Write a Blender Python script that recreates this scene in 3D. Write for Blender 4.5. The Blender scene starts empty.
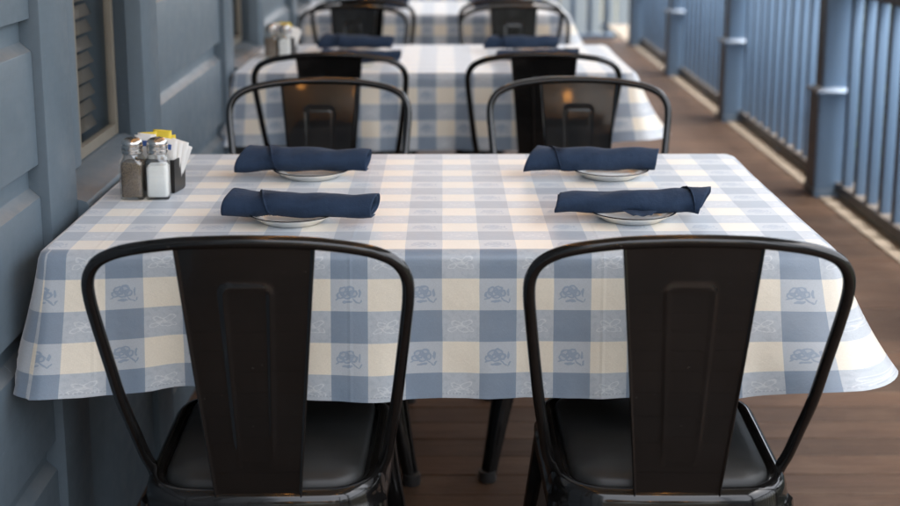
import bpy, bmesh, math, random
from mathutils import Vector, Matrix, noise
R = math.radians
random.seed(7)
SC = bpy.context.scene
COL = SC.collection

# ------------------------------------------------------------------ camera
cam = bpy.data.cameras.new('camera'); camo = bpy.data.objects.new('camera', cam); COL.objects.link(camo)
camo.location = (-.0138, 0, 1.30)
camo.rotation_euler = (math.pi/2 - .188, 0, -.0055)
cam.sensor_width = 36; cam.lens = 1249/900*36; cam.shift_y = -(253-129)/900
cam.clip_start = .02; cam.clip_end = 600
cam.dof.use_dof = True; cam.dof.focus_distance = 2.0; cam.dof.aperture_fstop = 3.3
SC.camera = camo
SC.render.resolution_x = 1024; SC.render.resolution_y = 576

# ------------------------------------------------------------------ light: soft hazy daylight, the porch itself lies under its roof
SUN_EL, SUN_AZ = R(75), R(110)          # azimuth measured from +Y towards +X
W = bpy.data.worlds.new('World'); SC.world = W; W.use_nodes = True
nt = W.node_tree; nt.nodes.clear()
sky = nt.nodes.new('ShaderNodeTexSky'); sky.sky_type = 'NISHITA'; sky.sun_disc = False
sky.sun_elevation = SUN_EL; sky.sun_rotation = SUN_AZ; sky.dust_density = 4.0; sky.air_density = 1.0
hs = nt.nodes.new('ShaderNodeHueSaturation'); hs.inputs['Saturation'].default_value = .32
bg = nt.nodes.new('ShaderNodeBackground'); bg.inputs['Strength'].default_value = .15
wo = nt.nodes.new('ShaderNodeOutputWorld')
nt.links.new(sky.outputs[0], hs.inputs['Color']); nt.links.new(hs.outputs[0], bg.inputs[0]); nt.links.new(bg.outputs[0], wo.inputs[0])
sl = bpy.data.lights.new('sun', 'SUN'); sl.energy = 1.2; sl.angle = R(16); sl.color = (1, .95, .88)
so = bpy.data.objects.new('sun', sl); COL.objects.link(so)
sd = Vector((math.sin(SUN_AZ)*math.cos(SUN_EL), math.cos(SUN_AZ)*math.cos(SUN_EL), math.sin(SUN_EL)))
so.rotation_euler = sd.to_track_quat('Z', 'Y').to_euler(); so.location = (6, 6, 12)
SC.view_settings.view_transform = 'Standard'; SC.view_settings.look = 'None'
SC.view_settings.exposure = 2.5; SC.view_settings.gamma = 1

# ------------------------------------------------------------------ node helper
class N:
    def __init__(s, name, rough=.5, spec=.5):
        s.m = bpy.data.materials.new(name); s.m.use_nodes = True
        s.t = s.m.node_tree; s.b = s.t.nodes['Principled BSDF']
        s.b.inputs['Roughness'].default_value = rough
        s.b.inputs['Specular IOR Level'].default_value = spec
    def _in(s, sock, v):
        if v is None: return
        if isinstance(v, bpy.types.NodeSocket): s.t.links.new(v, sock)
        else: sock.default_value = v
    def new(s, t): return s.t.nodes.new(t)
    def math(s, op, a, b=None, c=None, clamp=False):
        n = s.new('ShaderNodeMath'); n.operation = op; n.use_clamp = clamp
        for i, v in enumerate((a, b, c)): s._in(n.inputs[i], v)
        return n.outputs[0]
    def mix(s, f, a, b, blend='MIX'):
        n = s.new('ShaderNodeMix'); n.data_type = 'RGBA'; n.blend_type = blend
        def col(v): return (v[0], v[1], v[2], 1) if isinstance(v, tuple) else v
        s._in(n.inputs[0], f); s._in(n.inputs[6], col(a)); s._in(n.inputs[7], col(b)); return n.outputs[2]
    def coord(s, kind='Object'):
        return s.new('ShaderNodeTexCoord').outputs[kind]
    def geo(s, k): return s.new('ShaderNodeNewGeometry').outputs[k]
    def mapping(s, v, scale=(1, 1, 1), loc=(0, 0, 0), rot=(0, 0, 0)):
        n = s.new('ShaderNodeMapping'); s._in(n.inputs[0], v)
        n.inputs['Scale'].default_value = scale; n.inputs['Location'].default_value = loc; n.inputs['Rotation'].default_value = rot
        return n.outputs[0]
    def noise(s, v, scale=5, detail=4, rough=.5, dist=0, out=0):
        n = s.new('ShaderNodeTexNoise'); s._in(n.inputs['Vector'], v); n.inputs['Scale'].default_value = scale
        n.inputs['Detail'].default_value = detail; n.inputs['Roughness'].default_value = rough; n.inputs['Distortion'].default_value = dist
        return n.outputs[out]
    def ramp(s, f, a, b, ca=(0, 0, 0), cb=(1, 1, 1)):
        n = s.new('ShaderNodeValToRGB'); s._in(n.inputs[0], f)
        e = n.color_ramp.elements; e[0].position = a; e[1].position = b; e[0].color = (*ca, 1); e[1].color = (*cb, 1)
        return n.outputs[0]
    def rnd(s): return s.new('ShaderNodeObjectInfo').outputs['Random']
    def sep(s, v):
        n = s.new('ShaderNodeSeparateXYZ'); s._in(n.inputs[0], v); return n.outputs
    def comb(s, x, y, z=0.):
        n = s.new('ShaderNodeCombineXYZ')
        for i, v in enumerate((x, y, z)): s._in(n.inputs[i], v)
        return n.outputs[0]
    def bump(s, h, strength=.2, dist=.01, prev=None):
        n = s.new('ShaderNodeBump'); s._in(n.inputs['Height'], h); n.inputs['Strength'].default_value = strength; n.inputs['Distance'].default_value = dist
        if prev is not None: s._in(n.inputs['Normal'], prev)
        return n.outputs[0]
    def set(s, **k):
        for a, v in k.items():
            key = {'color': 'Base Color', 'rough': 'Roughness', 'normal': 'Normal', 'metal': 'Metallic', 'coat': 'Coat Weight', 'coatr': 'Coat Roughness',
                   'trans': 'Transmission Weight', 'ior': 'IOR', 'spec': 'Specular IOR Level', 'sheen': 'Sheen Weight', 'alpha': 'Alpha', 'em': 'Emission Color', 'ems': 'Emission Strength', 'sub': 'Subsurface Weight'}[a]
            if isinstance(v, tuple) and len(v) == 3: v = (*v, 1)
            s._in(s.b.inputs[key], v)
        return s.m

M = {}
def paint(name, base, dust, along=(8, 1.2, 14)):
    n = N(name, .42, .4); p = n.geo('Position')
    g = n.noise(n.mapping(p, along), 9, 5, .6)
    l = n.noise(p, 1.7, 4, .6); sp = n.noise(p, 60, 3, .7)
    c = n.mix(n.ramp(l, .3, .72), tuple(x*.93 for x in base), tuple(min(1, x*1.06) for x in base))
    c = n.mix(n.math('MULTIPLY', n.ramp(g, .35, .7), .22), c, tuple(x*.72 for x in base))
    # chips and scuffs of the old paint, small pale flecks
    c = n.mix(n.math('MULTIPLY', n.ramp(sp, .70, .76), .5), c, tuple(min(1, x*1.6+.06) for x in base))
    # dust lying on whatever faces up
    nz = n.sep(n.geo('Normal'))[2]
    d = n.math('MULTIPLY', n.ramp(nz, .35, .75), n.ramp(n.noise(p, 14, 4, .7), .25, .6))
    c = n.mix(n.math('MULTIPLY', d, dust), c, (.36, .32, .27))
    rr = n.math('MULTIPLY_ADD', n.noise(p, 22, 3, .6), .35, .27)
    b = n.bump(g, .10, .0025); b = n.bump(n.noise(p, 140, 2), .05, .001, b)
    return n.set(color=c, rough=rr, normal=b)
M['wall'] = paint('blue_grey_wall_paint', (.105, .141, .171), .22)
M['wallclean'] = paint('blue_grey_sill_paint', (.105, .141, .171), .05)
M['rail'] = paint('blue_rail_paint', (.150, .240, .365), .35, (9, 9, 1.2))
M['brown'] = paint('dark_brown_rail_shade', (.040, .034, .031), .25, (9, 9, 1.2))  # shaded sides of the railing put into the colour, rails included
M['fence'] = paint('weathered_fence_paint', (.27, .31, .345), .1, (9, 9, 1.2))
M['ceil'] = paint('pale_ceiling_paint', (.68, .71, .71), 0.)

def floor_mat(name, a, b, worn):
    n = N(name, .55, .22); o = n.coord(); rn = n.rnd()
    p = n.comb(n.math('ADD', n.sep(o)[0], n.math('MULTIPLY', rn, 37.)), n.math('ADD', n.sep(o)[1], n.math('MULTIPLY', rn, 11.)), n.sep(o)[2])
    g = n.noise(n.mapping(p, (1.6, 26, 26)), 3, 6, .65, .6)
    g2 = n.noise(n.mapping(p, (4, 60, 60)), 4, 4, .6)
    w = n.noise(n.mapping(p, (2.5, 6, 6)), 2.2, 6, .7)
    c = n.mix(n.ramp(g, .3, .7), a, b)
    c = n.mix(n.math('MULTIPLY', n.ramp(w, .47, .66), .75), c, worn)
    c = n.mix(n.math('MULTIPLY', n.ramp(g2, .55, .75), .55), c, tuple(x*.35 for x in a))
    c = n.mix(n.math('MULTIPLY', n.ramp(n.noise(p, 30, 4, .75), .62, .72), .5), c, tuple(x*.3 for x in a))
    c = n.mix(1., c, n.ramp(rn, 0, 1, (.72, .72, .72), (1.18, 1.15, 1.12)), 'MULTIPLY')
    bm_ = n.bump(g, .35, .004); bm_ = n.bump(g2, .25, .002, bm_)
    return n.set(color=c, rough=n.math('MULTIPLY_ADD', w, .3, .42), normal=bm_)
M['floor'] = floor_mat('worn_brown_floorboards', (.050, .028, .017), (.084, .049, .030), (.104, .069, .048))
M['nose'] = floor_mat('pale_weathered_edge_board', (.22, .185, .145), (.29, .25, .205), (.33, .295, .25))
M['under'] = N('dark_joists', .9).set(color=(.02, .017, .014))

n = N('glossy_black_chair_paint', .16, .4)
p = n.coord(); s1 = n.noise(p, 35, 4, .65)
c = n.mix(n.ramp(n.noise(p, 6, 4, .6), .35, .7), (.0042, .0042, .0042), (.0085, .008, .0078))
c = n.mix(n.math('MULTIPLY', n.ramp(n.noise(p, 160, 2, .6), .74, .78), .3), c, (.12, .11, .1))
M['black'] = n.set(color=c, rough=n.math('MULTIPLY_ADD', s1, .14, .07), normal=n.bump(n.noise(p, 18, 2), .04, .003), coat=.25, coatr=.03)
n = N('black_vinyl_pad', .45, .4); p = n.coord()
M['vinyl'] = n.set(color=n.mix(n.ramp(n.noise(p, 9, 3), .3, .7), (.013, .014, .014), (.024, .025, .025)),
                   rough=n.math('MULTIPLY_ADD', n.noise(p, 12, 4), .25, .3), normal=n.bump(n.noise(p, 260, 2), .12, .001))
M['rubber'] = N('foot_cap_plastic', .35).set(color=(.025, .025, .025))
n = N('navy_napkin_cloth', .85, .2); p = n.coord()
wv = n.new('ShaderNodeTexWave'); n._in(wv.inputs[0], p); wv.inputs['Scale'].default_value = 420; wv.bands_direction = 'X'
wv2 = n.new('ShaderNodeTexWave'); n._in(wv2.inputs[0], p); wv2.inputs['Scale'].default_value = 420; wv2.bands_direction = 'DIAGONAL'
c = n.mix(n.ramp(n.noise(p, 20, 4, .6), .3, .7), (.0135, .027, .056), (.021, .039, .077))
c = n.mix(n.math('MULTIPLY', wv2.outputs[1], .25), c, (.032, .058, .105))
M['navy'] = n.set(color=c, sheen=.05, normal=n.bump(n.math('ADD', wv.outputs[1], wv2.outputs[1]), .25, .0006, n.bump(n.noise(p, 22, 5, .65), .75, .006)))
M['china'] = N('white_china', .3, .4).set(color=(.84, .82, .77), coat=.15)
M['rimline'] = N('black_rim_line', .2).set(color=(.012, .012, .014))
def thin_glass(name, tint, ior, rough):
    n = N(name); t = n.t; out = t.nodes['Material Output']
    tr = n.new('ShaderNodeBsdfTransparent'); tr.inputs[0].default_value = (*tint, 1)
    gl = n.new('ShaderNodeBsdfGlossy'); gl.inputs['Roughness'].default_value = rough
    fr = n.new('ShaderNodeFresnel'); t.links.new(n.math('POWER', ior, n.math('MULTIPLY_ADD', n.geo('Backfacing'), -2., 1.)), fr.inputs[0])
    mx = n.new('ShaderNodeMixShader'); t.links.new(fr.outputs[0], mx.inputs[0]); t.links.new(tr.outputs[0], mx.inputs[1]); t.links.new(gl.outputs[0], mx.inputs[2])
    t.links.new(mx.outputs[0], out.inputs[0]); t.nodes.remove(n.b); return n.m
M['glass'] = thin_glass('shaker_glass', (.965, .975, .97), 1.75, .03)
n = N('salt_grains', .8); p = n.coord(); M['salt'] = n.set(color=n.mix(n.noise(p, 900, 2), (.82, .82, .80), (.95, .95, .94)), normal=n.bump(n.noise(p, 900, 2), .4, .001))
n = N('ground_pepper', .9); p = n.coord(); M['pepper'] = n.set(color=n.ramp(n.noise(p, 650, 3, .8), .38, .62, (.022, .014, .009), (.28, .20, .13)))
n = N('brushed_steel_cap', .22); p = n.coord(); M['steel'] = n.set(color=(.62, .61, .59), metal=1., rough=n.math('MULTIPLY_ADD', n.noise(p, 60, 3), .2, .14))
n = N('black_caddy_plastic', .35); M['caddy'] = n.set(color=(.018, .017, .016))
M['hole'] = N('cap_hole', .9).set(color=(.01, .01, .01))
n = N('white_paper_packet', .6); M['pkwhite'] = n.set(color=(.78, .77, .74), normal=n.bump(n.noise(n.coord(), 80, 3), .4, .002))
n = N('yellow_paper_packet', .6); M['pkyellow'] = n.set(color=(.80, .62, .06), normal=n.bump(n.noise(n.coord(), 80, 3), .4, .002))
M['pkblue'] = N('blue_packet_print', .6).set(color=(.05, .12, .36))
n = N('tan_window_sash', .5); p = n.geo('Position'); M['sash'] = n.set(color=n.mix(n.noise(p, 12, 4), (.13, .118, .092), (.20, .18, .145)), normal=n.bump(n.noise(p, 60, 3), .2, .002))
M['pane'] = thin_glass('window_glass', (.93, .94, .94), 1.18, .03)
n = N('dark_wood_blind', .55); p = n.coord(); M['blind'] = n.set(color=n.mix(n.noise(n.mapping(p, (1, .1, 1)), 40, 3), (.075, .062, .048), (.13, .108, .082)))
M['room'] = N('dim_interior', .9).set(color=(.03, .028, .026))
n = N('warm_bulb', .4); M['bulb'] = n.set(color=(.9, .6, .3), em=(1., .40, .08), ems=19.)
n = N('dim_warm_bulb', .4); M['bulbdim'] = n.set(color=(.9, .6, .3), em=(1., .40, .08), ems=11.)
M['wire'] = N('black_wire', .6).set(color=(.02, .02, .02))
n = N('dry_grass_ground', .95, .1); p = n.geo('Position')
M['ground'] = n.set(color=n.mix(n.ramp(n.noise(p, .5, 6, .7), .38, .62), (.05, .06, .03), (.13, .115, .09)), normal=n.bump(n.noise(p, 14, 5, .7), .6, .05))
def leafmat(name, a, b):
    n = N(name, .5, .35); c = n.mix(n.ramp(n.noise(n.geo('Position'), 3.5, 4, .7), .3, .7), a, b)
    c = n.mix(n.math('MULTIPLY', n.geo('Random Per Island'), .6), c, tuple(x*1.5 for x in b)); return n.set(color=c)
M['leaf'] = leafmat('shrub_leaves', (.022, .038, .014), (.055, .085, .03))
M['leaf2'] = leafmat('tree_leaves', (.025, .045, .018), (.06, .09, .03))
n = N('bark', .9); M['bark'] = n.set(color=n.mix(n.noise(n.coord(), 12, 4), (.05, .038, .028), (.13, .1, .08)))
M['roofing'] = N('roof_underlay', .9).set(color=(.08, .08, .085))

# ---- the checked cloth: woven stripes both ways, roses in the pale cells
PC, PR = .114, .1
n = N('blue_check_tablecloth', .62, .3)
uv = n.new('ShaderNodeUVMap'); uv.uv_map = 'UVMap'
u, v, _ = n.sep(uv.outputs[0])
wob = n.noise(uv.outputs[0], 9, 2)
u2 = n.math('ADD', u, n.math('MULTIPLY_ADD', wob, .003, -.0015))
fu = n.math('FRACT', n.math('MULTIPLY_ADD', u2, 1/PC, -(.07+.021)/PC + .25 + 40))
fv = n.math('FRACT', n.math('MULTIPLY_ADD', v, 1/PR, 40.))
cs = n.math('LESS_THAN', fu, .5); rs = n.math('GREATER_THAN', fv, .5)
a = n.math('MULTIPLY_ADD', n.math('MODULO', fu, .5), 4., -1.); b = n.math('MULTIPLY_ADD', n.math('MODULO', fv, .5), 4., -1.)
raw = n.comb(a, b)
jit = n.new('ShaderNodeVectorMath'); jit.operation = 'MULTIPLY_ADD'
n._in(jit.inputs[0], n.noise(uv.outputs[0], 120, 2, .5, 0, 1)); jit.inputs[1].default_value = (.22, .22, 0); jit.inputs[2].default_value = (-.11, -.11, 0)
ad = n.new('ShaderNodeVectorMath'); ad.operation = 'ADD'; n._in(ad.inputs[0], raw); n._in(ad.inputs[1], jit.outputs[0]); ab = ad.outputs[0]
def dist(c, sx=1, sy=1, rot=0):
    vec = ab
    m1 = n.new('ShaderNodeVectorMath'); m1.operation = 'SUBTRACT'; n._in(m1.inputs[0], vec); m1.inputs[1].default_value = (c[0], c[1], 0)
    vec = m1.outputs[0]
    if rot:
        r_ = n.new('ShaderNodeVectorRotate'); r_.rotation_type = 'Z_AXIS'; n._in(r_.inputs['Vector'], vec); r_.inputs['Angle'].default_value = rot; vec = r_.outputs[0]
    m2 = n.new('ShaderNodeVectorMath'); m2.operation = 'MULTIPLY'; n._in(m2.inputs[0], vec); m2.inputs[1].default_value = (1/sx, 1/sy, 0)
    m3 = n.new('ShaderNodeVectorMath'); m3.operation = 'LENGTH'; n._in(m3.inputs[0], m2.outputs[0]); return m3.outputs['Value']
def union(l):
    o = l[0]
    for x in l[1:]: o = n.math('MAXIMUM', o, x)
    return o
ring = lambda c, r, w, **k: n.math('COMPARE', dist(c, **k), r, w)
disc = lambda c, sx, sy, rot=0: n.math('LESS_THAN', dist(c, sx, sy, rot), 1.)
rose_line = union([ring((-.28, .22), .25, .055), ring((.02, .30), .22, .055), ring((-.10, .02), .24, .055), ring((.20, .08), .20, .055), ring((-.48, -.02), .18, .05),
                   disc((.55, .12), .07, .26), disc((.34, -.36), .30, .05, .75), disc((-.1, -.42), .30, .09, -.1), disc((-.62, -.24), .16, .05, -.5), disc((.62, -.38), .05, .16, .4)])
rose_fill = union([disc((-.28, .22), .25, .25), disc((.02, .30), .22, .22), disc((-.10, .02), .24, .24), disc((.20, .08), .2, .2), disc((-.48, -.02), .18, .18)])
leaf_line = union([ring((-.2, .1), 1., .16, sx=.34, sy=.16, rot=.5), ring((.3, .2), 1., .16, sx=.32, sy=.15, rot=-.5), ring((.1, -.2), 1., .18, sx=.36, sy=.14, rot=.3), ring((-.45, -.22), 1., .18, sx=.25, sy=.12, rot=-.4), disc((.05, -.02), .55, .035, .35), ring((.5, -.2), 1., .2, sx=.2, sy=.12, rot=.7)])
CREAM, PALE, DEEP, ROSE = (.77, .71, .585), (.43, .475, .515), (.172, .236, .315), (.21, .285, .385)
cellA = n.mix(n.math('MULTIPLY', rose_fill, .28), PALE, ROSE); cellA = n.mix(n.math('MULTIPLY', rose_line, .8), cellA, ROSE)
cellB = n.mix(n.math('MULTIPLY', leaf_line, .7), PALE, (.62, .65, .66)); cellB = n.mix(n.math('MULTIPLY', n.ramp(n.noise(ab, 3, 2), .5, .62), .18), cellB, DEEP)
cc = n.mix(cs, n.mix(rs, CREAM, cellB), n.mix(rs, cellA, DEEP))
thr = n.noise(n.mapping(uv.outputs[0], (260, 1400, 1)), 1, 2); thr2 = n.noise(n.mapping(uv.outputs[0], (1400, 260, 1)), 1, 2)
t12 = n.math('ADD', thr, thr2)
cc = n.mix(1., cc, n.ramp(n.math('MULTIPLY', t12, .5), .25, .75, (.86, .86, .86), (1.1, 1.1, 1.1)), 'MULTIPLY')
cc = n.mix(n.math('MULTIPLY', n.ramp(n.noise(uv.outputs[0], 5, 4, .6), .45, .8), .16), cc, (.50, .47, .42))
# hem: dashed stitching
st = n.math('MULTIPLY', n.math('COMPARE', v, -.234, .0011), n.math('LESS_THAN', n.math('FRACT', n.math('MULTIPLY', u, 190.)), .6))
cc = n.mix(n.math('MULTIPLY', st, .4), cc, (.16, .2, .27))
hgt = n.math('ADD', n.math('MULTIPLY', n.noise(n.mapping(uv.outputs[0], (1, 1, 1)), 7, 4, .55), 1.), n.math('MULTIPLY', rose_line, .02))
crz = n.math('ADD', n.math('ABSOLUTE', n.math('SINE', n.math('MULTIPLY_ADD', u2, 8.1, 1.1))), n.math('ABSOLUTE', n.math('SINE', n.math('MULTIPLY_ADD', v, 9.3, .7))))
hgt = n.math('ADD', hgt, n.math('MULTIPLY', n.math('POWER', n.math('MAXIMUM', n.math('SUBTRACT', 1., n.math('MULTIPLY', crz, 1.)), 0.), 6.), .0))
hgt = n.math('ADD', hgt, n.math('MULTIPLY', n.ramp(n.math('ABSOLUTE', n.math('SINE', n.math('MULTIPLY_ADD', u2, 8.1, 1.1))), 0., .035, (1, 1, 1), (0, 0, 0)), .12))
nb = n.bump(hgt, .34, .012); nb = n.bump(t12, .22, .0008, nb)
M['check'] = n.set(color=cc, normal=nb, rough=.5, spec=.6, sheen=.5, coat=.65, coatr=.36)

# ------------------------------------------------------------------ mesh helpers
def mesh(name, vs, fs, mat=None, smooth=False):
    me = bpy.data.meshes.new(name); me.from_pydata([tuple(x) for x in vs], [], fs); me.update()
    if mat not in ('check', 'leaf', 'leaf2', 'navy'):
        bm = bmesh.new(); bm.from_mesh(me); bmesh.ops.recalc_face_normals(bm, faces=bm.faces[:]); bm.to_mesh(me); bm.free()
    if mat: me.materials.append(M[mat])
    if smooth: me.polygons.foreach_set('use_smooth', [True]*len(me.polygons))
    return me
def ob(name, me, parent=None, loc=(0, 0, 0), rot=(0, 0, 0), **k):
    o = bpy.data.objects.new(name, me); COL.objects.link(o); o.location = loc; o.rotation_euler = rot
    if parent: o.parent = parent
    for a_, b_ in k.items(): o[a_] = b_
    return o
def tag(o, label, cat, group=None):
    o['label'] = label; o['category'] = cat
    if group: o['group'] = group
    return o
def empty(name, loc=(0, 0, 0), rz=0): return ob(name, None, None, loc, (0, 0, rz))
def copy_tree(o, parent=None):
    c = o.copy(); COL.objects.link(c); c.parent = parent
    for ch in list(o.children): copy_tree(ch, c)
    return c
def box_me(name, lo, hi, mat, bev=.0, seg=2):
    bm = bmesh.new(); bmesh.ops.create_cube(bm, size=1)
    for v_ in bm.verts:
        v_.co = [lo[i] + (v_.co[i]+.5)*(hi[i]-lo[i]) for i in range(3)]
    if bev: bmesh.ops.bevel(bm, geom=bm.edges[:], offset=bev, segments=seg, affect='EDGES', profile=.5)
    me = bpy.data.meshes.new(name); bm.to_mesh(me); bm.free(); me.materials.append(M[mat])
    if bev and seg > 1: me.polygons.foreach_set('use_smooth', [True]*len(me.polygons)); me.set_sharp_from_angle(angle=R(40)) if hasattr(me, 'set_sharp_from_angle') else None
    return me
def loft(rings, closed=True, cap0=False, cap1=False):
    vs, fs = [], []; k = len(rings[0])
    for r in rings: vs += r
    for i in range(len(rings)-1):
        for j in range(k if closed else k-1):
            a_, b_ = i*k+j, i*k+(j+1) % k
            fs.append((a_, b_, b_+k, a_+k))
    if cap0: fs.append(tuple(range(k-1, -1, -1)))
    if cap1: fs.append(tuple((len(rings)-1)*k+j for j in range(k)))
    return vs, fs
def tube(path, r, seg=12, caps=True):
    path = [Vector(p_) for p_ in path]; rings = []; up = Vector((0, .9, .43)).normalized(); prev = None
    for i, p_ in enumerate(path):
        t = (path[min(i+1, len(path)-1)] - path[max(i-1, 0)]).normalized()
        nrm = (up - t*up.dot(t)).normalized() if prev is None else (prev - t*prev.dot(t)).normalized()
        prev = nrm; bn = t.cross(nrm); rr = r(i/(len(path)-1)) if callable(r) else r
        rings.append([p_ + (nrm*math.cos(2*math.pi*j/seg) + bn*math.sin(2*math.pi*j/seg))*rr for j in range(seg)])
    return loft(rings, True, caps, caps)
def catmull(pts, sub=8):
    pts = [Vector(p_) for p_ in pts]; out = []
    for i in range(len(pts)-1):
        p0, p1, p2, p3 = pts[max(i-1, 0)], pts[i], pts[i+1], pts[min(i+2, len(pts)-1)]
        for k in range(sub):
            t = k/sub; out.append(.5*((2*p1) + (p2-p0)*t + (2*p0-5*p1+4*p2-p3)*t*t + (3*p1-p0-3*p2+p3)*t**3))
    out.append(pts[-1]); return out
def lathe(prof, seg=40):
    rings = [[Vector((r*math.cos(2*math.pi*j/seg), r*math.sin(2*math.pi*j/seg), z)) for j in range(seg)] for r, z in prof]
    return loft(rings)
def sharp(me, ang=35):
    me.polygons.foreach_set('use_smooth', [True]*len(me.polygons))
    try: me.set_sharp_from_angle(angle=R(ang))
    except Exception: pass
    return me

# ================================================================== SETTING
Y0, Y1 = -2.4, 11.3
XW = -.675                                     # face of the siding
# ground
g = 400; vs = [(-g, -g, -.55), (g, -g, -.55), (g, g, -.55), (-g, g, -.55)]
ob('ground', mesh('ground', vs, [(0, 1, 2, 3)], 'ground'), kind='structure')
# floor
fl = ob('porch_floor', box_me('porch_floor', (-.9, Y0, -.40), (1.80, Y1, -.045), 'under'), kind='structure')
FP = .095
pm = [box_me('floor_plank', (-1.28, -.0464, -.03), (1.045, .0464, 0), 'floor', .0022, 1) for _ in range(1)][0]
k = 0; y = Y0 + FP/2
while y < Y1:
    ob('floor_plank', pm, fl, (.56 + 0*k, y, random.uniform(-.0012, .0006)), (random.uniform(-.004, .004), 0, random.uniform(-.0004, .0004))); y += FP; k += 1
em = box_me('edge_board', (0, 0, -.035), (.235, 1.794, .002), 'nose', .006, 2)
for i in range(-4, 4): ob('edge_board', em, fl, (1.612, 5.25+1.8*i-.08, 0))
# ---------------------------------------------------------------- house wall
wall = tag(empty('house_wall', (XW, 4, 0)), 'blue-grey house wall of wide grooved siding boards with tall windows', 'wall')
def wp(name, me, y=0., z=0., parent=None): # part of the wall, mesh coordinates: x = out from the siding face
    o = ob(name, me, parent or wall); o.location = (0, y-4, z) if parent is None else (0, y, z); return o
CW = .195                                    # inner casing beside the sash
PER, WY = 1.695, 2.15; OPEN = .524; TR = .15; LED = .24
def siding_me(L, first=False):
    # section (x out, z up): face, slanted ledge at its top, groove behind
    zb = .046; prof = [(-.03, zb), (-.0006, zb), (0, zb+.0008), (0, LED-.010), (-.0008, LED-.008), (-.018, LED+.006), (-.019, LED+.008), (-.019, LED+.05), (-.03, LED+.05)]
    rings = []
    for yy, ins in ((0, .004), (.004, 0), (L-.004, 0), (L, .004)):
        rings.append([Vector((x-(ins if x > -.003 else 0), yy, z)) for x, z in prof])
    rings2 = []
    for i in range(len(rings)-1):
        rings2.append(rings[i])
        if i == 1:
            for q in range(1, 12):
                t = q/12; rings2.append([A.lerp(B, t) + Vector((.0003*math.sin(9*t+z_*40), 0, 0)) for (A, B, z_) in [(rings[1][j], rings[2][j], rings[1][j].z) for j in range(len(prof))]])
    rings2.append(rings[-1])
    v_, f_ = loft(rings2, True, True, True); return sharp(mesh('siding_board', v_, f_, 'wall'), 28)
SL = PER-OPEN-2*TR
sid = siding_me(SL)
core = box_me('wall_core', (-.22, 0, -.3), (-.0195, SL+2*TR, 3.0), 'wall')
trim = sharp(box_me('trim_board', (-.05, 0, -.02), (.015, TR, 2.95), 'wall', .0035, 2))
lower = box_me('wall_core', (-.22, 0, -.3), (-.012, OPEN, .70), 'wall')
upper = box_me('wall_core', (-.22, 0, 2.15), (-.012, OPEN, 3.0), 'wall')
skirt = box_me('base_board', (-.02, 0, .0), (.004, SL, .10), 'wall', .003, 2)
slat = box_me('blind_slat', (-.016, CW+.01, -.001), (.010, OPEN-.012, .001), 'blind')
JD = -.048                                   # glass plane behind the siding face
sash_v, sash_f = [], []
def add_box(lo, hi, V, F):
    o_ = len(V)
    for dz in (0, 1):
        for dy in (0, 1):
            for dx in (0, 1): V.append((hi[0] if dx else lo[0], hi[1] if dy else lo[1], hi[2] if dz else lo[2]))
    for f_ in ((0, 2, 3, 1), (4, 5, 7, 6), (0, 1, 5, 4), (2, 6, 7, 3), (0, 4, 6, 2), (1, 3, 7, 5)): F.append(tuple(o_+i for i in f_))
ZB, ZT = .785, 2.13; sw = .032
sw = .022; sa = CW+.05
add_box((JD-.012, CW, ZB), (JD+.003, sa, ZT), sash_v, sash_f); add_box((JD-.012, OPEN-sw, ZB), (JD+.003, OPEN-.002, ZT), sash_v, sash_f)
add_box((JD-.012, sa+.0005, ZB), (JD+.0025, OPEN-sw-.0005, ZB+.022), sash_v, sash_f); add_box((JD-.012, sa+.0005, ZT-.04), (JD+.0025, OPEN-sw-.0005, ZT), sash_v, sash_f)
add_box((JD-.012, sa+.0005, 1.45), (JD+.0015, OPEN-sw-.0005, 1.485), sash_v, sash_f)
sash = mesh('sash_frame', sash_v, sash_f, 'sash')
pane = box_me('pane', (JD-.008, sa-.004, ZB+.02), (JD-.004, OPEN-sw+.004, ZT-.03), 'pane')
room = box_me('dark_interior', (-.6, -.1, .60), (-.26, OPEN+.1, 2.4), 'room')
sv, sf = [], []; prof = [(-.07, .702), (-.07, .781), (-.03, .783), (.012, .766), (.030, .760), (.034, .752), (.034, .728), (.030, .722), (.0, .72), (-.005, .702)]
v_, f_ = loft([[Vector((x, yy, z)) for x, z in prof] for yy in (.0005, OPEN-.0005)], True, True, True); sill = sharp(mesh('sill', v_, f_, 'wallclean'), 30)
casing = sharp(box_me('casing', (JD-.03, .001, .784), (JD+.016, CW-.0005, 2.149), 'wall', .002, 1))
apron = sharp(box_me('panel', (-.0118, .002, .0), (.002, OPEN-.002, .700), 'wall', .003, 2))
for w in range(-2, 6):
    yb = WY + PER*w
    # siding between this window and the one before it
    ys = yb - TR - SL
    wp('wall_core', core, ys-TR)
    for r in range(-1, 12): wp('siding_board', sid, ys+.002*0, .095+LED*(r)+ random.uniform(-.001, .001))
    wp('trim_board', trim, yb-TR); wp('trim_board', trim, yb+OPEN)
    wp('wall_core', lower, yb); wp('wall_core', upper, yb)
    wn = wp('window', sash, yb)
    for nm, me in (('pane', pane), ('sill', sill), ('panel', apron), ('casing', casing), ('dark_interior', room)): ob(nm, me, wn)
    for q in range(34):
        ob('blind_slat', slat, wn, (JD-.045, 0, ZB+.03+q*.034), (0, R(63)+random.uniform(-.03, .03), 0))
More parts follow.
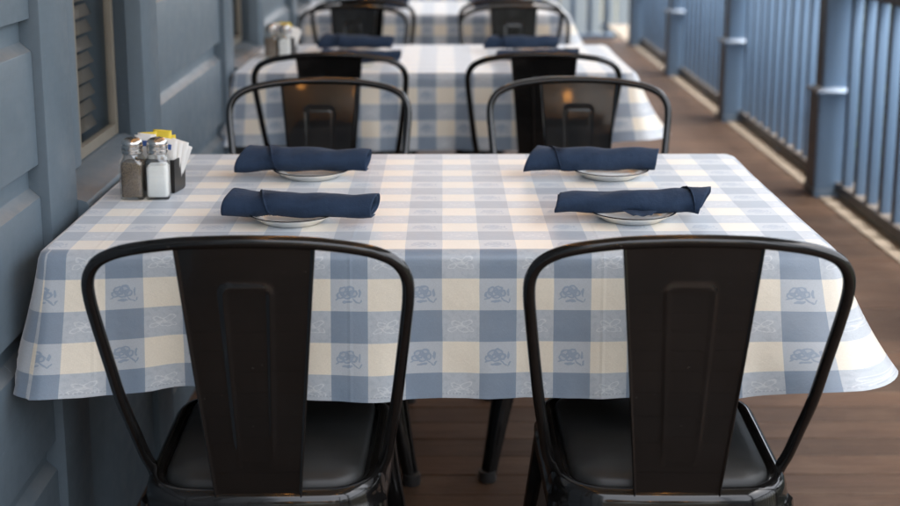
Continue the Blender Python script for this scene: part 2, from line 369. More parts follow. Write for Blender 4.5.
# ---------------------------------------------------------------- railing
XR = 1.665
rail = tag(empty('porch_railing', (XR, 4, 0)), 'blue wooden porch railing with square balusters along the open side', 'railing')
def post_me():
    rs_ = []; prof = [(.078, 0), (.078, .03), (.074, .034), (.074, .448), (.085, .451), (.085, .460), (.081, .464), (.060, .472), (.057, .476), (.057, 2.848)]
    for h, z in prof: rs_.append([Vector((sx*h, sy*h, z)) for sx, sy in ((-1, -1), (1, -1), (1, 1), (-1, 1))])
    v_, f_ = loft(rs_, True, True, True); me = mesh('post', v_, f_, 'rail'); bm = bmesh.new(); bm.from_mesh(me)
    bmesh.ops.bevel(bm, geom=[e for e in bm.edges if abs(e.verts[0].co.z-e.verts[1].co.z) > .02], offset=.006, segments=2, affect='EDGES'); bm.to_mesh(me); bm.free(); return sharp(me, 30)
def porch_side(me):                          # shade on the faces turned to the porch, painted in dark brown
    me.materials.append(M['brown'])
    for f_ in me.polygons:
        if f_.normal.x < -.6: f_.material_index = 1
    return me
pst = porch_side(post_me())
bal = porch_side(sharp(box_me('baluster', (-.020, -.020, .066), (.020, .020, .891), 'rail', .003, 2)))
ebal = sharp(box_me('baluster', (-.020, -.020, .066), (.020, .020, .891), 'rail', .003, 2))
shoe = box_me('shoe_block', (-.035, 0, .075), (.035, .055, .155), 'under', .012, 3)
blk = box_me('support_block', (-.022, -.03, .003), (.022, .03, .021), 'rail', .004, 1)
def bar(name, lo, hi, mat='rail'): return sharp(box_me(name, lo, hi, mat, .006, 3))
BL = 1.8-.152
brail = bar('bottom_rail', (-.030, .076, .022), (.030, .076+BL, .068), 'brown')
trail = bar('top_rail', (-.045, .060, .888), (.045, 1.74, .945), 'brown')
for i in range(-4, 3):
    yy = 5.25+.075+1.8*i-4
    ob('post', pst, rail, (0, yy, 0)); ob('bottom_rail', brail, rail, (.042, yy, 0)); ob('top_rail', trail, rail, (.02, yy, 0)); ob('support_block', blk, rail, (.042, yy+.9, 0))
    nb_ = 11
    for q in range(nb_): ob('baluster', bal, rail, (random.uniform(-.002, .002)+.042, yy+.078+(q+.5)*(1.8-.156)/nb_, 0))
ob('post', pst, rail, (0, 5.325+1.8*3-4, 0))
er = tag(empty('end_railing', (0, 11.0, 0)), 'blue wooden railing closing off the far end of the porch', 'railing')
eb = bar('bottom_rail', (-.58, -.032, .022), (1.50, .032, .068)); et = bar('top_rail', (-.58, -.045, .888), (1.50, .045, .945))
ob('bottom_rail', eb, er); ob('top_rail', et, er)
for q in range(14): ob('baluster', ebal, er, (-.50+q*.148, 0, 0))
ob('post', pst, er, (-.60, 0, 0))
# ---------------------------------------------------------------- roof over the porch
roof = tag(empty('porch_roof', (.5, 4, 3.0)), 'pale boarded porch roof carried by the railing posts', 'roof')
ob('roof_deck', box_me('roof_deck', (-1.4, -4.3, .06), (1.44, Y1-3.7, .12), 'roofing'), roof)
cb = box_me('ceiling_board', (-1.15, -.085, 0), (1.36, .085, .055), 'ceil', .006, 1)
y = -.2
while y < Y1: ob('ceiling_board', cb, roof, (.02, y-4, 0)); y += .174
ob('beam', sharp(box_me('beam', (1.10, -4.25, -.15), (1.23, Y1-4, -.002), 'rail', .008, 2)), roof)

# ================================================================== TABLES
TW, TD, TZ, DROP = 1.200, .703, .762, .241
def cloth_me(seed, cornerR):
    rnd = random.Random(seed); hw, hd, rc = TW/2, TD/2, .009
    per = []                                  # (point, normal, s) round the edge, starting at front-left, counter-clockwise
    cs_ = [(-hw+rc, -hd), (hw-rc, -hd), (hw, -hd+rc), (hw, hd-rc), (hw-rc, hd), (-hw+rc, hd), (-hw, hd-rc), (-hw, -hd+rc)]
    pts = []
    def seg(a_, b_, m):
        for q in range(m): pts.append(Vector(a_).lerp(Vector(b_), q/m))
    def arc(c, a0, m=8):
        for q in range(m): t = a0+math.pi/2*q/m; pts.append(Vector((c[0]+rc*math.cos(t), c[1]+rc*math.sin(t))))
    seg(cs_[0], cs_[1], 130); arc((hw-rc, -hd+rc), -math.pi/2); seg(cs_[2], cs_[3], 70); arc((hw-rc, hd-rc), 0)
    seg(cs_[4], cs_[5], 110); arc((-hw+rc, hd-rc), math.pi/2); seg(cs_[6], cs_[7], 70); arc((-hw+rc, -hd+rc), math.pi)
    n_ = len(pts); S = [0]
    for i in range(1, n_): S.append(S[-1]+(pts[i]-pts[i-1]).length)
    tot = S[-1]+(pts[0]-pts[-1]).length
    raw_n = []
    for i in range(n_):
        d = (pts[(i+1) % n_]-pts[i-1]).normalized(); raw_n.append(Vector((d.y, -d.x)))
    nrm = []
    for i in range(n_):                        # blend normals over about 9 cm so that corners fall in a cone
        acc = Vector((0, 0))
        for j in range(-14, 15): acc += raw_n[(i+j) % n_]*math.exp(-(j/7)**2)
        nrm.append(acc.normalized())
    corners = {'fr': S[130+4], 'br': S[130+8+70+4], 'bl': S[130+16+180+4], 'fl': 0.}
    def near(s, c): d = abs(s-c); return min(d, tot-d)
    ph = [rnd.uniform(0, 6.28) for _ in range(6)]
    LV = 22; rings = []; UV = []
    for l in range(LV+1):
        t = DROP*l/LV; row = []; ruv = []
        for i in range(n_):
            s = S[i]; q = l/LV
            er_ = .012                        # radius of the fold over the table's edge
            if t < er_*1.57: a_ = t/er_; out = er_*math.sin(a_); dn = er_*(1-math.cos(a_))
            else: out = er_; dn = er_ + (t-er_*1.57)
            cfr, cfl, cbr, cbl = (math.exp(-(near(s, corners[c])/w_)**2) for c, w_ in (('fr', .13), ('fl', .11), ('br', .12), ('bl', .10)))
            wave = .006*math.sin(s*13+ph[0]) + .004*math.sin(s*23+ph[1]) + .004*math.sin(s*37+ph[2]) + .0005*q*q*math.sin(s*118+3*math.sin(s*9)) + .0012*q*math.sin(s*71+ph[4])
            fl_ = q**1.25*(.012 + wave) + cornerR*q**1.15*cfr + .046*q**1.2*cfl + .10*q**1.15*cbr + .05*q**1.2*cbl
            fl_ -= .012*q*math.exp(-((s-.20)/.055)**2); fl_ += .010*q*math.exp(-((s-.33)/.08)**2)
            dn *= 1 - .20*cfr*q - .20*cbr*q - .085*cfl*q
            dn -= .017*q*math.exp(-((s-.19)/.10)**2)
            P = pts[i] + nrm[i]*(out+fl_)
            # the wall side keeps clear of the wall
            if P.x < -hw-.048: P.x = -hw-.048
            row.append(Vector((P.x, P.y, TZ-dn))); ruv.append((s-hw+rc, -t))
        rings.append(row); UV.append(ruv)
    vs_, fs_ = loft(rings); luv = []
    for l in range(LV):
        for i in range(n_):
            j = (i+1) % n_; w_ = tot if j == 0 else 0
            luv += [UV[l][i], (UV[l][j][0]+w_, UV[l][j][1]), (UV[l+1][j][0]+w_, UV[l+1][j][1]), UV[l+1][i]]
    # flat top as a grid of strips, edges shared with the first ring by position
    fs_ = [tuple(reversed(f_)) for f_ in fs_]; l2 = []
    for q in range(0, len(luv), 4): l2 += luv[q:q+4][::-1]
    luv = l2
    fs_.append(tuple(range(n_))); luv += [(pts[i].x, pts[i].y+hd) for i in range(n_)]
    me = mesh('tablecloth', vs_, fs_, 'check', True); me.polygons[len(me.polygons)-1].use_smooth = False
    ul = me.uv_layers.new(name='UVMap'); ul.data.foreach_set('uv', [c_ for p_ in luv for c_ in p_])
    return me
cloths = [cloth_me(3, .095), cloth_me(11, .10), cloth_me(23, .09)]

def make_table():
    t = empty('table')
    top = sharp(box_me('tabletop', (-TW/2+.004, -TD/2+.004, TZ-.034), (TW/2-.004, TD/2-.004, TZ-.003), 'under', .006, 2)); ob('tabletop', top, t)
    for sx in (-1, 1):
        v_, f_ = lathe([(.0, 0), (.034, 0), (.034, .66), (.0, .66)], 16); me = sharp(mesh('column', v_, f_, 'black')); ob('column', me, t, (sx*.31, 0, .055))
        ob('foot', sharp(box_me('foot', (-.03, -.27, .0), (.03, .27, .055), 'black', .012, 3)), t, (sx*.31, 0, 0))
        ob('bracket', sharp(box_me('bracket', (-.03, -.22, .716), (.03, .22, .727), 'black', .003, 2)), t, (sx*.31, 0, 0))
    return t
TABS = [(-.021, 2.1965, 'table farthest from the end railing'), (-.04, 4.0915, 'middle table of the row'), (-.06, 5.9065, 'table nearest the end railing')]
tproto = make_table()
tlab = ['narrow two-column table under the checked cloth, farthest from the end railing', 'narrow two-column table under the checked cloth, middle of the row', 'narrow two-column table under the checked cloth, nearest the end railing']
clab = ['blue and cream checked tablecloth with roses on the table farthest from end railing', 'blue and cream checked tablecloth on the middle table of the row', 'blue and cream checked tablecloth on the table nearest the end railing']
for i, (tx, ty, tn) in enumerate(TABS):
    t = tproto if i == 0 else copy_tree(tproto); t.location = (tx, ty, 0); tag(t, tlab[i], 'table', 'tables in a row along the porch')
    tag(ob('tablecloth', cloths[i], None, (tx, ty, 0)), clab[i], 'tablecloth', 'checked tablecloths')

# ================================================================== CHAIRS (local: front +Y, back -Y)
def outline(inset, z, seg=7):
    f, b, wf, wb = .185, -.185, .182, .176; r = max(.075-inset, .008)
    cs_ = [(wf-inset, f-inset, 0), (-wf+inset, f-inset, 1), (-wb+inset, b+inset, 2), (wb-inset, b+inset, 3)]; out = []
    for x, y, q in cs_:
        cx, cy = x-math.copysign(r, x), y-math.copysign(r, y)
        for k_ in range(seg+1): t = math.pi/2*(q+k_/seg); out.append(Vector((cx+r*math.cos(t), cy+r*math.sin(t), z)))
    m = []
    for i in range(len(out)):                  # a few points on the straight runs
        A, B = out[i], out[(i+1) % len(out)]; m.append(A)
        if (i+1) % (seg+1) == 0:
            for q in (1, 2, 3): m.append(A.lerp(B, q/4))
    for p_ in m: p_.y -= .010*(1-(p_.x/.18)**2) if p_.y < -.12 else 0   # rear edge bows out
    return m
def make_chair():
    t = empty('metal_chair')
    SZ = .448
    prof = [(.045, SZ-.012), (.032, SZ-.010), (.024, SZ-.002), (.016, SZ+.001), (.008, SZ-.001), (.002, SZ-.008), (-.001, SZ-.018), (-.002, SZ-.034), (-.0055, SZ-.037), (-.0055, SZ-.041), (-.0025, SZ-.044), (-.003, SZ-.075), (.001, SZ-.078), (.004, SZ-.072)]
    v_, f_ = loft([outline(a_, z) for a_, z in prof], True, False, False); f_.append(tuple(range(len(outline(0, 0)))))
    seat = sharp(mesh('seat', v_, f_, 'black'), 60); ob('seat', seat, t)
    prof = [(.028, SZ-.006), (.030, SZ+.003), (.036, SZ+.009), (.050, SZ+.014), (.078, SZ+.018), (.11, SZ+.020), (.15, SZ+.021)]
    rr = [outline(a_, z) for a_, z in prof]; v_, f_ = loft(rr, True, False, True); ob('cushion', mesh('cushion', v_, f_, 'vinyl', True), t)
    # hoop
    HS = .966
    half = [(.170, -.088, .405), (.172, -.092, .435), (.182, -.102, .468), (.196, -.122, .515), (.206, -.146, .575), (.2155, -.168, .65), (.2225, -.186, .71), (.2265, -.196, .75), (.2255, -.2015, .779), (.215, -.206, .801), (.195, -.2105, .816), (.16, -.2155, .8275), (.10, -.2205, .8365), (.05, -.2225, .8395)]
    half = [(x*(1 if z < .5 else HS), y-.026*max(0, (z-.44)/.4), z) for x, y, z in half]
    pts = half + [(0, -.249, .8405)] + [(-x, y, z) for x, y, z in reversed(half)]
    v_, f_ = tube(catmull(pts, 6), .0088, 14); ob('back_frame', mesh('back_frame', v_, f_, 'black', True), t)
    # splat: pressed sheet with a raised panel outline and folded edges
    NX, NZ = 56, 96; z0, z1 = .405, .832; vs_, fs_ = [], []
    def splat(a_, q):
        z = z0+(z1-z0)*q; hwid = (.0565 + (.0925-.0565)*q); x = a_*hwid
        y = -.180 - .066*q + .010*math.cos(a_*1.2)*0 - .004*math.sin(math.pi*q)
        # pressed outline: an arch, open at the bottom
        tw = .021 + .014*q; ex = abs(x)-tw; ez = z-(.772)
        r_ = .010; dx, dz = ex+r_, ez+r_
        d = (math.hypot(max(dx, 0), max(dz, 0)) + min(max(dx, dz), 0)) - r_
        fade = min(1, max(0, (q-.20)/.12))
        y += fade*(-.0024*math.exp(-(d/.0026)**2)) - fade*.0008*(1 if d < 0 else 0)*min(1, -d/.004 if d < 0 else 0)
        return Vector((x, y, z))
    cols = []
    for j in range(NX+1): cols.append(-1+2*j/NX)
    for i in range(NZ+1):
        q = i/NZ; L_, R_ = splat(-1, q), splat(1, q); row = [splat(c_, q) for c_ in cols]
        row = [L_+Vector((-.0005, .010, 0)), L_+Vector((-.003, .004, 0)), L_+Vector((-.0028, -.0035, 0)), L_+Vector((-.001, -.0042, 0))] + row + [R_+Vector((.001, -.0042, 0)), R_+Vector((.0028, -.0035, 0)), R_+Vector((.003, .004, 0)), R_+Vector((.0005, .010, 0))]
        vs_ += row
    K = NX+9
    for i in range(NZ):
        for j in range(K-1): fs_.append((i*K+j, i*K+j+1, (i+1)*K+j+1, (i+1)*K+j))
    sp = ob('backrest', mesh('backrest', vs_, fs_, 'black', True), t)
    # legs
    prof = [(-1, -.7), (-1, .15), (-.82, .5), (-.55, .62), (-.38, .6), (-.28, .36), (0, .30), (.28, .36), (.38, .6), (.55, .62), (.82, .5), (1, .15), (1, -.7)]
    def leg(top, bot):
        top, bot = Vector(top), Vector(bot); d2 = Vector((bot.x, bot.y, 0)).normalized(); tn = Vector((-d2.y, d2.x, 0)); rs_ = []
        for q in range(9):
            k_ = q/8; c = top.lerp(bot, k_); wdt = .026*(1-k_)**1.6+.0165; dp = .020*(1-k_)+.016
            rs_.append([c+tn*(a_*wdt)+d2*(b_*dp) for a_, b_ in prof])
        v1, f1 = loft(rs_, True, True, True); return sharp(mesh('leg', v1, f1, 'black'), 45), bot
    for sx in (-1, 1):
        for sy in (-1, 1):
            me, b_ = leg((sx*.145, sy*.147, .412), (sx*.214, .222 if sy > 0 else -.235, .014)); lg = ob('leg', me, t)
            v_, f_ = lathe([(.0, 0), (.020, 0), (.021, .004), (.0195, .024), (0, .025)], 14); ob('foot_cap', sharp(mesh('foot_cap', v_, f_, 'rubber')), lg, (b_.x, b_.y, 0))
    for s_ in (-1, 1):
        v_, f_ = tube([(-.17, -.17*s_, .33), (0, 0, .35+.012*s_), (.17, .17*s_, .33)], .008, 8); ob('brace', mesh('brace', v_, f_, 'black', True), t)
    return t
chair = make_chair(); used = [False]
def put_chair(x, y, rz, label):
    c = chair if not used[0] else copy_tree(chair); used[0] = True
    c.location = (x, y, 0); c.rotation_euler = (0, 0, rz); tag(c, label, 'chair', 'black metal chairs at the porch tables')
TN = ['table farthest from it', 'middle table', 'table nearest it']
# facing the end railing (backs to the camera side): yaw 0; facing away: yaw pi
CH = [(0, -.281, 1.861, R(0), 0, 'wall'), (0, .325, 1.861, R(-.5), 0, 'railing'), (0, -.309, 2.808, math.pi+R(2.6), 1, 'wall'), (0, .310, 2.822, math.pi+R(-3), 1, 'railing'),
      (1, -.345, 3.80, R(1), 0, 'wall'), (1, .282, 3.80, R(-1.5), 0, 'railing'), (1, -.386, 4.83, math.pi+R(-2), 1, 'wall'), (1, .283, 4.83, math.pi+R(2), 1, 'railing'),
      (2, -.36, 5.62, R(0), 0, 'wall'), (2, .27, 5.60, R(2), 0, 'railing')]
for ti, x, y, rz, away, side in CH:
    put_chair(x, y, rz, 'black metal chair facing %s end railing, %s side of %s' % ('away from' if away else 'the', side, TN[ti]))

# ================================================================== TABLE SETTINGS
def plate_me():
    pr = [(0, .005), (.042, .005), (.048, .0058), (.059, .0105), (.0725, .0162), (.0740, .0160), (.0738, .0146), (.064, .0088), (.054, .0026), (.051, 0), (.046, .0005), (0, .002)]
    v_, f_ = lathe(pr, 56); return mesh('side_plate', v_, f_, 'china', True)
pme = plate_me()
v_, f_ = lathe([(.0712, .01545), (.0716, .0161), (.0738, .0170), (.0749, .0164), (.0748, .0152), (.0741, .0150)], 56); rme = mesh('rim_line', v_, f_, 'rimline', True)
def napkin_me(seed, L=.262, Rr=.0225, taper=0., seam=-.5, skew=(.0, .0), wid=.2, tele=.004, flat=.84):
    rn = random.Random(seed); NXn, NT = 60, 100; turns = 2.35; vs_, fs_ = [], []
    p1, p2, p3 = (rn.uniform(0, 6) for _ in range(3))
    for i in range(NXn+1):
        a_ = -1+2*i/NXn; k_ = min(1, max(0, (a_-seam)/wid*.5+.5)); k_ = k_*k_*(3-2*k_); thend = .3 + 4.55*k_
        for j in range(NT+1):
            f = j/NT; thet = thend - 2*math.pi*turns*(1-f)
            rr = (Rr + taper*a_) - .0034*turns*(1-f)
            rr += .0011*max(0, (f-.975)/.025) + .0008*math.sin(5*thet+11*a_+p2)*math.sin(6*a_+p1) + .0012*math.sin(3*thet+p1+2*a_) + .0009*math.sin(7*a_+2*thet+p2)
            ln = 1.0; x = a_*L/2
            edge = abs(a_)**6
            x += edge*(skew[0] if a_ < 0 else skew[1])*math.cos(thet-.6) + (tele*(f-.5)*a_*2)
            rr *= 1 + .05*abs(a_)**4
            y = rr*math.cos(thet)*1.18; z = rr*math.sin(thet)*flat
            z = max(z, -Rr*flat*.80) + .0012*f
            z += .0012*math.sin(9*a_+p3)
            vs_.append(Vector((x, y, z+Rr*flat*.80)))
    K = NT+1
    for i in range(NXn):
        for j in range(NT): fs_.append((i*K+j, i*K+j+1, (i+1)*K+j+1, (i+1)*K+j))
    return mesh('rolled_napkin', vs_, fs_, 'navy', True)
naps = [napkin_me(1, .238, .0250, -.0030, -.48, (.008, .006), .22), napkin_me(2, .234, .0280, -.0042, -.52, (.014, .005), .20),
        napkin_me(3, .242, .0238, .0026, .80, (.006, .016), .20), napkin_me(4, .238, .0275, -.0035, -.6, (.016, .008), .18)]
def napkin(me, loc, rz, label, flap=None):
    o = ob('rolled_napkin', me, None, loc, (0, 0, rz)); md = o.modifiers.new('thick', 'SOLIDIFY'); md.thickness = .0014; md.offset = 0
    tag(o, label, 'napkin', 'rolled navy napkins on side plates')
    if flap:
        ob('flap', flap, o)
    return o
# loose corner of a napkin lying on its plate
vs_, fs_ = [], []
for i in range(13):
    for j in range(7):
        a_, b_ = i/12, j/6; wdt = .062*(1-.62*b_); vs_.append(Vector((.012+(a_-.5)*wdt*2*.62, -.012-.030*b_, .0085 - .0065*b_ + .0012*math.sin(a_*9))))
for i in range(12):
    for j in range(6): fs_.append((i*7+j, i*7+j+1, (i+1)*7+j+1, (i+1)*7+j))
flap_me = mesh('flap', vs_, fs_, 'navy', True)
PL = [(-.264, 2.016), (-.266, 2.345), (.302, 2.028), (.306, 2.342)]
NP = [(-.246, 1.998, -4.5, 0), (-.276, 2.342, -1, 1), (.299, 2.022, 1.5, 2), (.275, 2.345, 1, 3)]
place = ['wall-side place by the chairs facing the end railing', 'wall-side place by the chairs facing away', 'railing-side place by the chairs facing the end railing', 'railing-side place by the chairs facing away']
short = ['table farthest from end railing', 'middle table', 'table nearest end railing']
spot = ['wall side, chairs facing the railing', 'wall side, chairs facing away', 'open side, chairs facing the railing', 'open side, chairs facing away']
look = ['slanted seam', 'pointed end', 'loose corner hanging over its plate', 'square end']
spot2 = ['wall side, outer place', 'wall side, inner place', 'open side, outer place', 'open side, inner place']
for ti, (tx, ty, tn) in enumerate(TABS):
    for q in range(4):
        if ti == 2 and q in (1, 3) and False: continue
        dx, dy = tx+.021, ty-2.1965
        js = random.Random(ti*7+q); jx, jy = (0, 0) if ti == 0 else (js.uniform(-.02, .02), js.uniform(-.015, .015))
        if ti and q in (1, 3): jy -= .10*0
        x, y = PL[q]; p_ = ob('side_plate', pme, None, (x+dx+jx, y+dy+jy, TZ+.0006)); ob('rim_line', rme, p_)
        where = {0: 'front', 2: 'front', 1: 'back', 3: 'back'}[q]
        tag(p_, 'white side plate with black rim line, %s of %s' % (['wall side, seats facing end railing', 'wall side, seats facing away', 'open side, seats facing end railing', 'open side, seats facing away'][q], ['farthest table', 'middle table', 'end table'][ti]), 'plate', 'side plates under the napkins')
        x, y, a_, m_ = NP[q]
        if ti: a_ += js.uniform(-5, 5)
        napkin(naps[m_], (x+dx+jx, y+dy+jy, TZ+.0140), R(a_), 'rolled navy napkin, %s, %s of %s' % (look[q], ['wall side', 'wall side', 'open side', 'open side'][q], ['farthest table', 'middle table', 'end table'][ti]), flap_me if q == 2 else None)

# shakers
def rsq(h, r, z, seg=5):
    out = []
    for q, (sx, sy) in enumerate(((1, 1), (-1, 1), (-1, -1), (1, -1))):
        for k_ in range(seg+1): t = math.pi/2*(q+k_/seg); out.append(Vector((sx*(h-r)+r*math.cos(t), sy*(h-r)+r*math.sin(t), z)))
    return out
def make_shaker(fill):
    s = empty('shaker')
    pr = [(.0190, .006, 0), (.0205, .0065, .002), (.0210, .007, .006), (.0210, .007, .062), (.0203, .0075, .068), (.0180, .0120, .075), (.0165, .0160, .080), (.0158, .0157, .086)]
    inn = [(.0140, .0139, .086), (.0145, .0140, .080), (.0163, .0110, .074), (.0183, .0065, .067), (.0187, .006, .061), (.0187, .006, .007), (.0175, .005, .0045)]
    rs_ = [rsq(*p_[:2], p_[2]) for p_ in pr+inn]; v_, f_ = loft(rs_, True, True, False); f_.append(tuple(range(len(v_)-len(rs_[0]), len(v_))))
    ob('bottle', sharp(mesh('bottle', v_, f_, 'glass'), 50), s)
    top = {'salt': .062, 'pepper': .068}[fill]
    rs_ = [rsq(h, r, z) for h, r, z in ((.0170, .005, .0051), (.0183, .006, .0075), (.0183, .006, .056 if fill == 'salt' else .0605), (.0155, .006, top-.001))]
    v_, f_ = loft(rs_, True, True, True); ob('contents', sharp(mesh('contents', v_, f_, fill), 40), s)
    pr = [(.0172, .081), (.0182, .082), (.0186, .084), (.0186, .088), (.0180, .0885), (.0186, .0892), (.0186, .0965), (.0178, .0972), (.0184, .0985), (.0180, .1015), (.0160, .1055), (.0120, .1082), (.006, .1096), (.0001, .110)]
    v_, f_ = lathe(pr, 32); cp = ob('cap', sharp(mesh('cap', v_, f_, 'steel'), 45), s)
    for k_ in range(6):
        a_ = k_*math.pi/3; v_, f_ = lathe([(.0001, .0004), (.0013, .0003), (.0013, -.0008)], 8); ob('hole', mesh('hole', v_, f_, 'hole'), cp, (.0065*math.cos(a_), .0065*math.sin(a_), .1096))
    return s
salt, pep = make_shaker('salt'), make_shaker('pepper')
def make_caddy():
    c = empty('packet_caddy'); w_, d_, h_ = .0375, .0235, .062; V, F = [], []
    rs_ = [[Vector((sx*w_*k_, sy*d_*k_, z)) for sx, sy in ((-1, -1), (1, -1), (1, 1), (-1, 1))] for k_, z in ((.95, 0), (1, .004), (1.04, h_), (.985, h_), (.95, .006))]
    v_, f_ = loft(rs_, True, True, True); me = mesh('holder', v_, f_, 'caddy'); ob('holder', me, c)
    ob('divider', box_me('divider', (-.001, -d_*.93, .006), (.001, d_*.93, h_-.006), 'caddy'), c); return c
cad = make_caddy()
def packet_me(mat):
    vs_, fs_ = [], []; nx, nz = 5, 8
    for side in (1, -1):
        for i in range(nx+1):
            for j in range(nz+1):
                a_, b_ = i/nx, j/nz; th_ = .0022*(max(0, 1-(2*a_-1)**4)*max(0, 1-(2*b_-1)**6)) + .0002
                vs_.append(Vector(((a_-.5)*.036, side*th_, b_*.066)))
    K = nz+1; o_ = (nx+1)*K
    for i in range(nx):
        for j in range(nz):
            q = (i*K+j, (i+1)*K+j, (i+1)*K+j+1, i*K+j+1); fs_.append(q[::-1]); fs_.append(tuple(o_+x for x in q))
    rim = [i*K for i in range(nx+1)] + [nx*K+j for j in range(1, nz+1)] + [i*K+nz for i in range(nx-1, -1, -1)] + [j for j in range(nz-1, 0, -1)]
    for i in range(len(rim)):
        a_, b_ = rim[i], rim[(i+1) % len(rim)]; fs_.append((a_, b_, o_+b_, o_+a_))
    return mesh('sweetener_packet', vs_, fs_, mat, True)
pkw, pky = packet_me('pkwhite'), packet_me('pkyellow')
mk = box_me('print_mark', (-.008, -.0031, .046), (.008, -.0024, .056), 'pkblue')
for ti, (tx, ty, tn) in enumerate(TABS[:2]):
    tx += .021 if ti == 0 else .026
    oy = ty-2.1965 + (.02 if ti else 0)
    for k_, (proto, x, nm) in enumerate(((pep, -.565, 'pepper'), (salt, -.521, 'salt'))):
        s = proto if ti == 0 else copy_tree(proto); s.location = (x+tx, 2.171+oy+(.001 if k_ else 0), TZ+.0008); s.rotation_euler = (0, 0, R(3 if k_ else -2))
        s.name = nm+'_shaker'; tag(s, 'square glass %s shaker with steel cap on the %s' % (nm, ['table farthest from the end railing', 'middle table of the row'][ti]), 'shaker', 'salt and pepper shakers')
    c = cad if ti == 0 else copy_tree(cad); c.location = (-.531+tx, 2.232+oy, TZ+.0008); c.rotation_euler = (0, 0, R(-12))
    tag(c, 'black plastic packet caddy behind the shakers on the %s' % ['table farthest from the end railing', 'middle table'][ti], 'caddy', 'packet caddies')
    rr = random.Random(5)
    PK = [(-.022, -.014, 0, 'w', 0), (-.021, -.007, 3, 'w', 0), (-.016, 0, -4, 'y', 4), (-.014, .008, 0, 'y', -3), (.016, -.014, 8, 'w', 3), (.010, -.006, -2, 'y', 0), (.018, -.002, 9, 'w', 0), (.021, .006, 15, 'w', 0), (.014, .013, -6, 'y', 0), (.018, .014, 23, 'w', 0), (-.004, .015, 2, 'y', 0)]
    for (px, py, tilt, kind, yw) in PK:
        a0 = R(-12); wx = px*math.cos(a0)-py*math.sin(a0); wy = px*math.sin(a0)+py*math.cos(a0)
        o = ob('sweetener_packet', pkw if kind == 'w' else pky, None, (-.531+tx+wx, 2.232+oy+wy, TZ+.012+rr.uniform(.0, .012) + (.02 if kind == 'w' and px < 0 else .022 if kind == 'y' else .012)), (R(rr.uniform(-5, 5)), R(tilt), a0+R(yw)))
        tb_ = ['farthest table', 'middle table'][ti]
        lab = '%s paper packet standing in the caddy on the %s' % ('white' if kind == 'w' else 'yellow', ['table farthest from end railing', 'middle table'][ti])
        if kind == 'w': lab = {0: 'white paper packet with blue mark standing upright in the caddy, %s', 3: 'white paper packet second at the wall end of the caddy, %s', 8: 'slightly tilted white packet at the front of the caddy, %s', 9: 'white packet least tilted of the leaning fan in the caddy, %s', 15: 'white packet in the middle of the leaning fan in the caddy, %s', 23: 'white packet leaning out farthest from the caddy, %s'}[tilt] % tb_
        tag(o, lab, 'packet', '%s packets on the %s' % ('white' if kind == 'w' else 'yellow', ['farthest table', 'middle table'][ti]))
        if kind == 'w': ob('print_mark', mk, o)

# ================================================================== PORCH LIGHTS (their warm glints show in the chair backs)
def strand(x, ya, yb, nb_, label):
    t = tag(empty('string_lights', (x, ya, 2.95)), label, 'lights', 'strings of warm bulbs under the porch roof')
    pts = []
    for k_ in range(nb_*6+1):
        f = k_/(nb_*6); pts.append((0, (yb-ya)*f, -.05-.10*abs(math.sin(math.pi*f*4))))
    v_, f_ = tube(pts, .003, 6); ob('wire', mesh('wire', v_, f_, 'wire', True), t)
    v2, f2 = lathe([(.0001, -.075), (.012, -.070), (.021, -.055), (.022, -.042), (.016, -.025), (.011, -.012)], 14); bme = mesh('bulb', v2, f2, 'bulb', True)
    v3, f3 = lathe([(.0125, -.014), (.0125, .012), (.0001, .014)], 10); sme = mesh('socket', v3, f3, 'wire', True)
    for k_ in range(nb_):
        p_ = pts[k_*6+3]; b_ = ob('bulb', bme, t, p_); ob('socket', sme, b_)
cs_ = tag(empty('string_lights', (-.64, -2.2, 1.42)), 'string of warm bulbs swagged from the wall to the railing', 'lights', 'strings of warm bulbs under the porch roof')
pts = [(2.28*k_/60, .30*k_/60, .12*(2*k_/60-1)**2-.12) for k_ in range(61)]
v_, f_ = tube(pts, .003, 6); ob('wire', mesh('wire', v_, f_, 'wire', True), cs_)
v2, f2 = lathe([(.0001, -.075), (.012, -.070), (.021, -.055), (.022, -.042), (.016, -.025), (.011, -.012)], 14); bme = mesh('bulb', v2, f2, 'bulbdim', True)
v3, f3 = lathe([(.0125, -.014), (.0125, .012), (.0001, .014)], 10); sme = mesh('socket', v3, f3, 'wire', True)
for k_ in range(6): b_ = ob('bulb', bme, cs_, pts[6+10*k_-2]); ob('socket', sme, b_)
strand(.66, -.2, 10.8, 13, 'string of warm bulbs hung under the roof nearer the railing')
strand(-.45, -.2, 10.8, 13, 'string of warm bulbs hung under the roof nearer the wall')

# ================================================================== GARDEN
def foliage_me(name, seed, n_leaf, shape, size, mat, clumps=26):
    rn = random.Random(seed); vs_, fs_ = [], []; cl = []
    for _ in range(clumps):
        d = Vector((rn.gauss(0, 1), rn.gauss(0, 1), rn.gauss(0, 1))).normalized(); r = rn.uniform(.45, .92)
        cl.append((Vector((d.x*shape[0]*r, d.y*shape[1]*r, d.z*shape[2]*r)), rn.uniform(.22, .40)))
    for _ in range(n_leaf):
        c, cr = rn.choice(cl); d = Vector((rn.gauss(0, 1), rn.gauss(0, 1), rn.gauss(0, 1))).normalized()*(rn.random()**.4)*cr
        p_ = c + Vector((d.x*shape[0], d.y*shape[1], d.z*shape[2])); s_ = size*rn.uniform(.6, 1.3)
        q = Matrix.Rotation(rn.uniform(0, 6.28), 3, 'Z') @ Matrix.Rotation(rn.uniform(-1.2, 1.2), 3, 'X'); o_ = len(vs_)
        for x, y, z in ((-.5, 0, 0), (0, -.28, .06), (.6, 0, 0), (0, .28, .06)): vs_.append(p_ + q @ Vector((x*s_, y*s_, z*s_)))
        fs_.append((o_, o_+1, o_+2, o_+3))
    return mesh(name, vs_, fs_, mat)
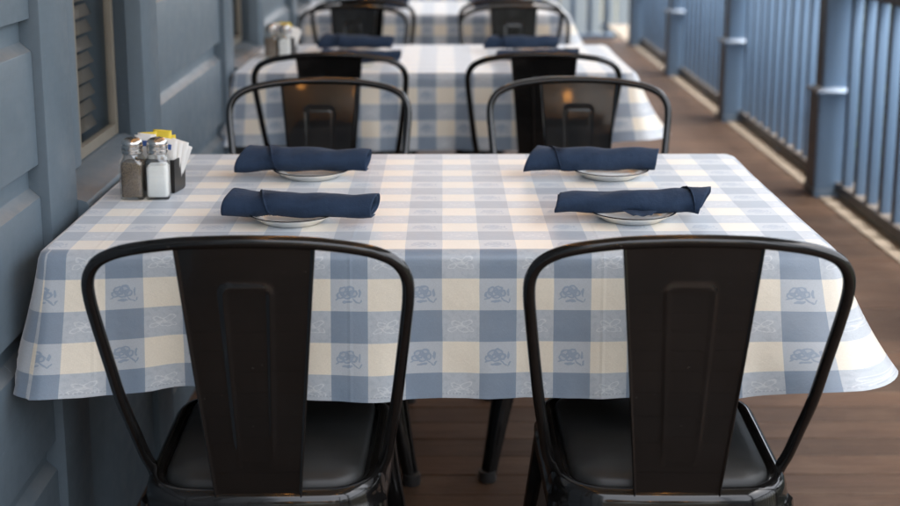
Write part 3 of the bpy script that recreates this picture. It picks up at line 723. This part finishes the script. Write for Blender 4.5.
def stem_me(name, h, r, seed, limbs=5):
    rn = random.Random(seed); V, F = [], []
    def add(path, r0, r1):
        v_, f_ = tube(path, lambda q: r0+(r1-r0)*q, 8); o_ = len(V); V.extend(v_); F.extend([tuple(i+o_ for i in x) for x in f_])
    add([(0, 0, 0), (.02*h, .01*h, h*.4), (-.01*h, .02*h, h*.9)], r, r*.5)
    for k_ in range(limbs):
        a_ = rn.uniform(0, 6.28); z = h*rn.uniform(.35, .85); l_ = h*rn.uniform(.3, .5); add([(0, 0, z), (math.cos(a_)*l_*.5, math.sin(a_)*l_*.5, z+l_*.45), (math.cos(a_)*l_, math.sin(a_)*l_, z+l_*.7)], r*.45, r*.12)
    return mesh(name, V, F, 'bark', True)
shf = [foliage_me('foliage', s_, 2600, (.55, .60, .55), .085, 'leaf') for s_ in (1, 2, 3)]; shs = stem_me('stem', .7, .03, 4)
for i in range(8):
    y = 2.4 + i*1.22; x = 2.55 + random.uniform(-.1, .2); sc = random.uniform(.95, 1.25)
    lab_ = ['eighth', 'seventh', 'sixth', 'fifth', 'fourth', 'third', 'second', 'first'][i]
    o = empty('garden_shrub', (x, y, -.55), random.uniform(0, 6)); o.scale = (sc, sc, sc*random.uniform(.95, 1.2))
    ob('stem', shs, o); ob('foliage', shf[i % 3], o, (0, 0, .55)); tag(o, 'dark green shrub, %s from the end railing in the row outside the porch' % lab_, 'shrub', 'shrubs outside the porch railing')
fe = tag(empty('board_fence', (.6, 13.2, -.55)), 'weathered grey-blue board fence standing behind the end railing', 'fence')
fb = box_me('fence_board', (-.065, -.012, .05), (.065, .012, 1.75), 'fence', .004, 1)
for i in range(26): ob('fence_board', fb, fe, (-1.9+i*.152, 0, random.uniform(-.012, .012)))
for z in (.4, 1.4): ob('fence_rail', box_me('fence_rail', (-2.0, .013, z), (2.0, .05, z+.09), 'fence', .004, 1), fe)
crf = [foliage_me('crown', s_, 6500, (1.7, 1.7, 1.6), .22, 'leaf2', 34) for s_ in (8, 9)]; trs = stem_me('trunk', 3.2, .14, 12, 8)
for i, (x, y) in enumerate(((8.5, 9), (11, 15.5), (12.5, 23), (17, 30), (13, 4), (-4.5, -13.5), (-1, -12.8), (2.4, -13.6), (5.8, -12.6), (9.2, -11.5), (-8, -12.5))):  # those behind the camera are unseen, added to darken the chair backs' reflections
    o = empty('garden_or_added_tree', (x, y, -.55), i*1.3); sc = random.uniform(.9, 1.2); o.scale = (sc, sc, sc)
    ob('trunk', trs, o); ob('crown', crf[i % 2], o, (0, 0, 3.3)); tag(o, 'leafy garden tree standing in the yard beyond the railing' if y > 0 else 'unseen leafy tree added behind the porch entrance to darken reflections', 'tree', 'trees in the yard' if y > 0 else 'trees added behind the porch entrance')
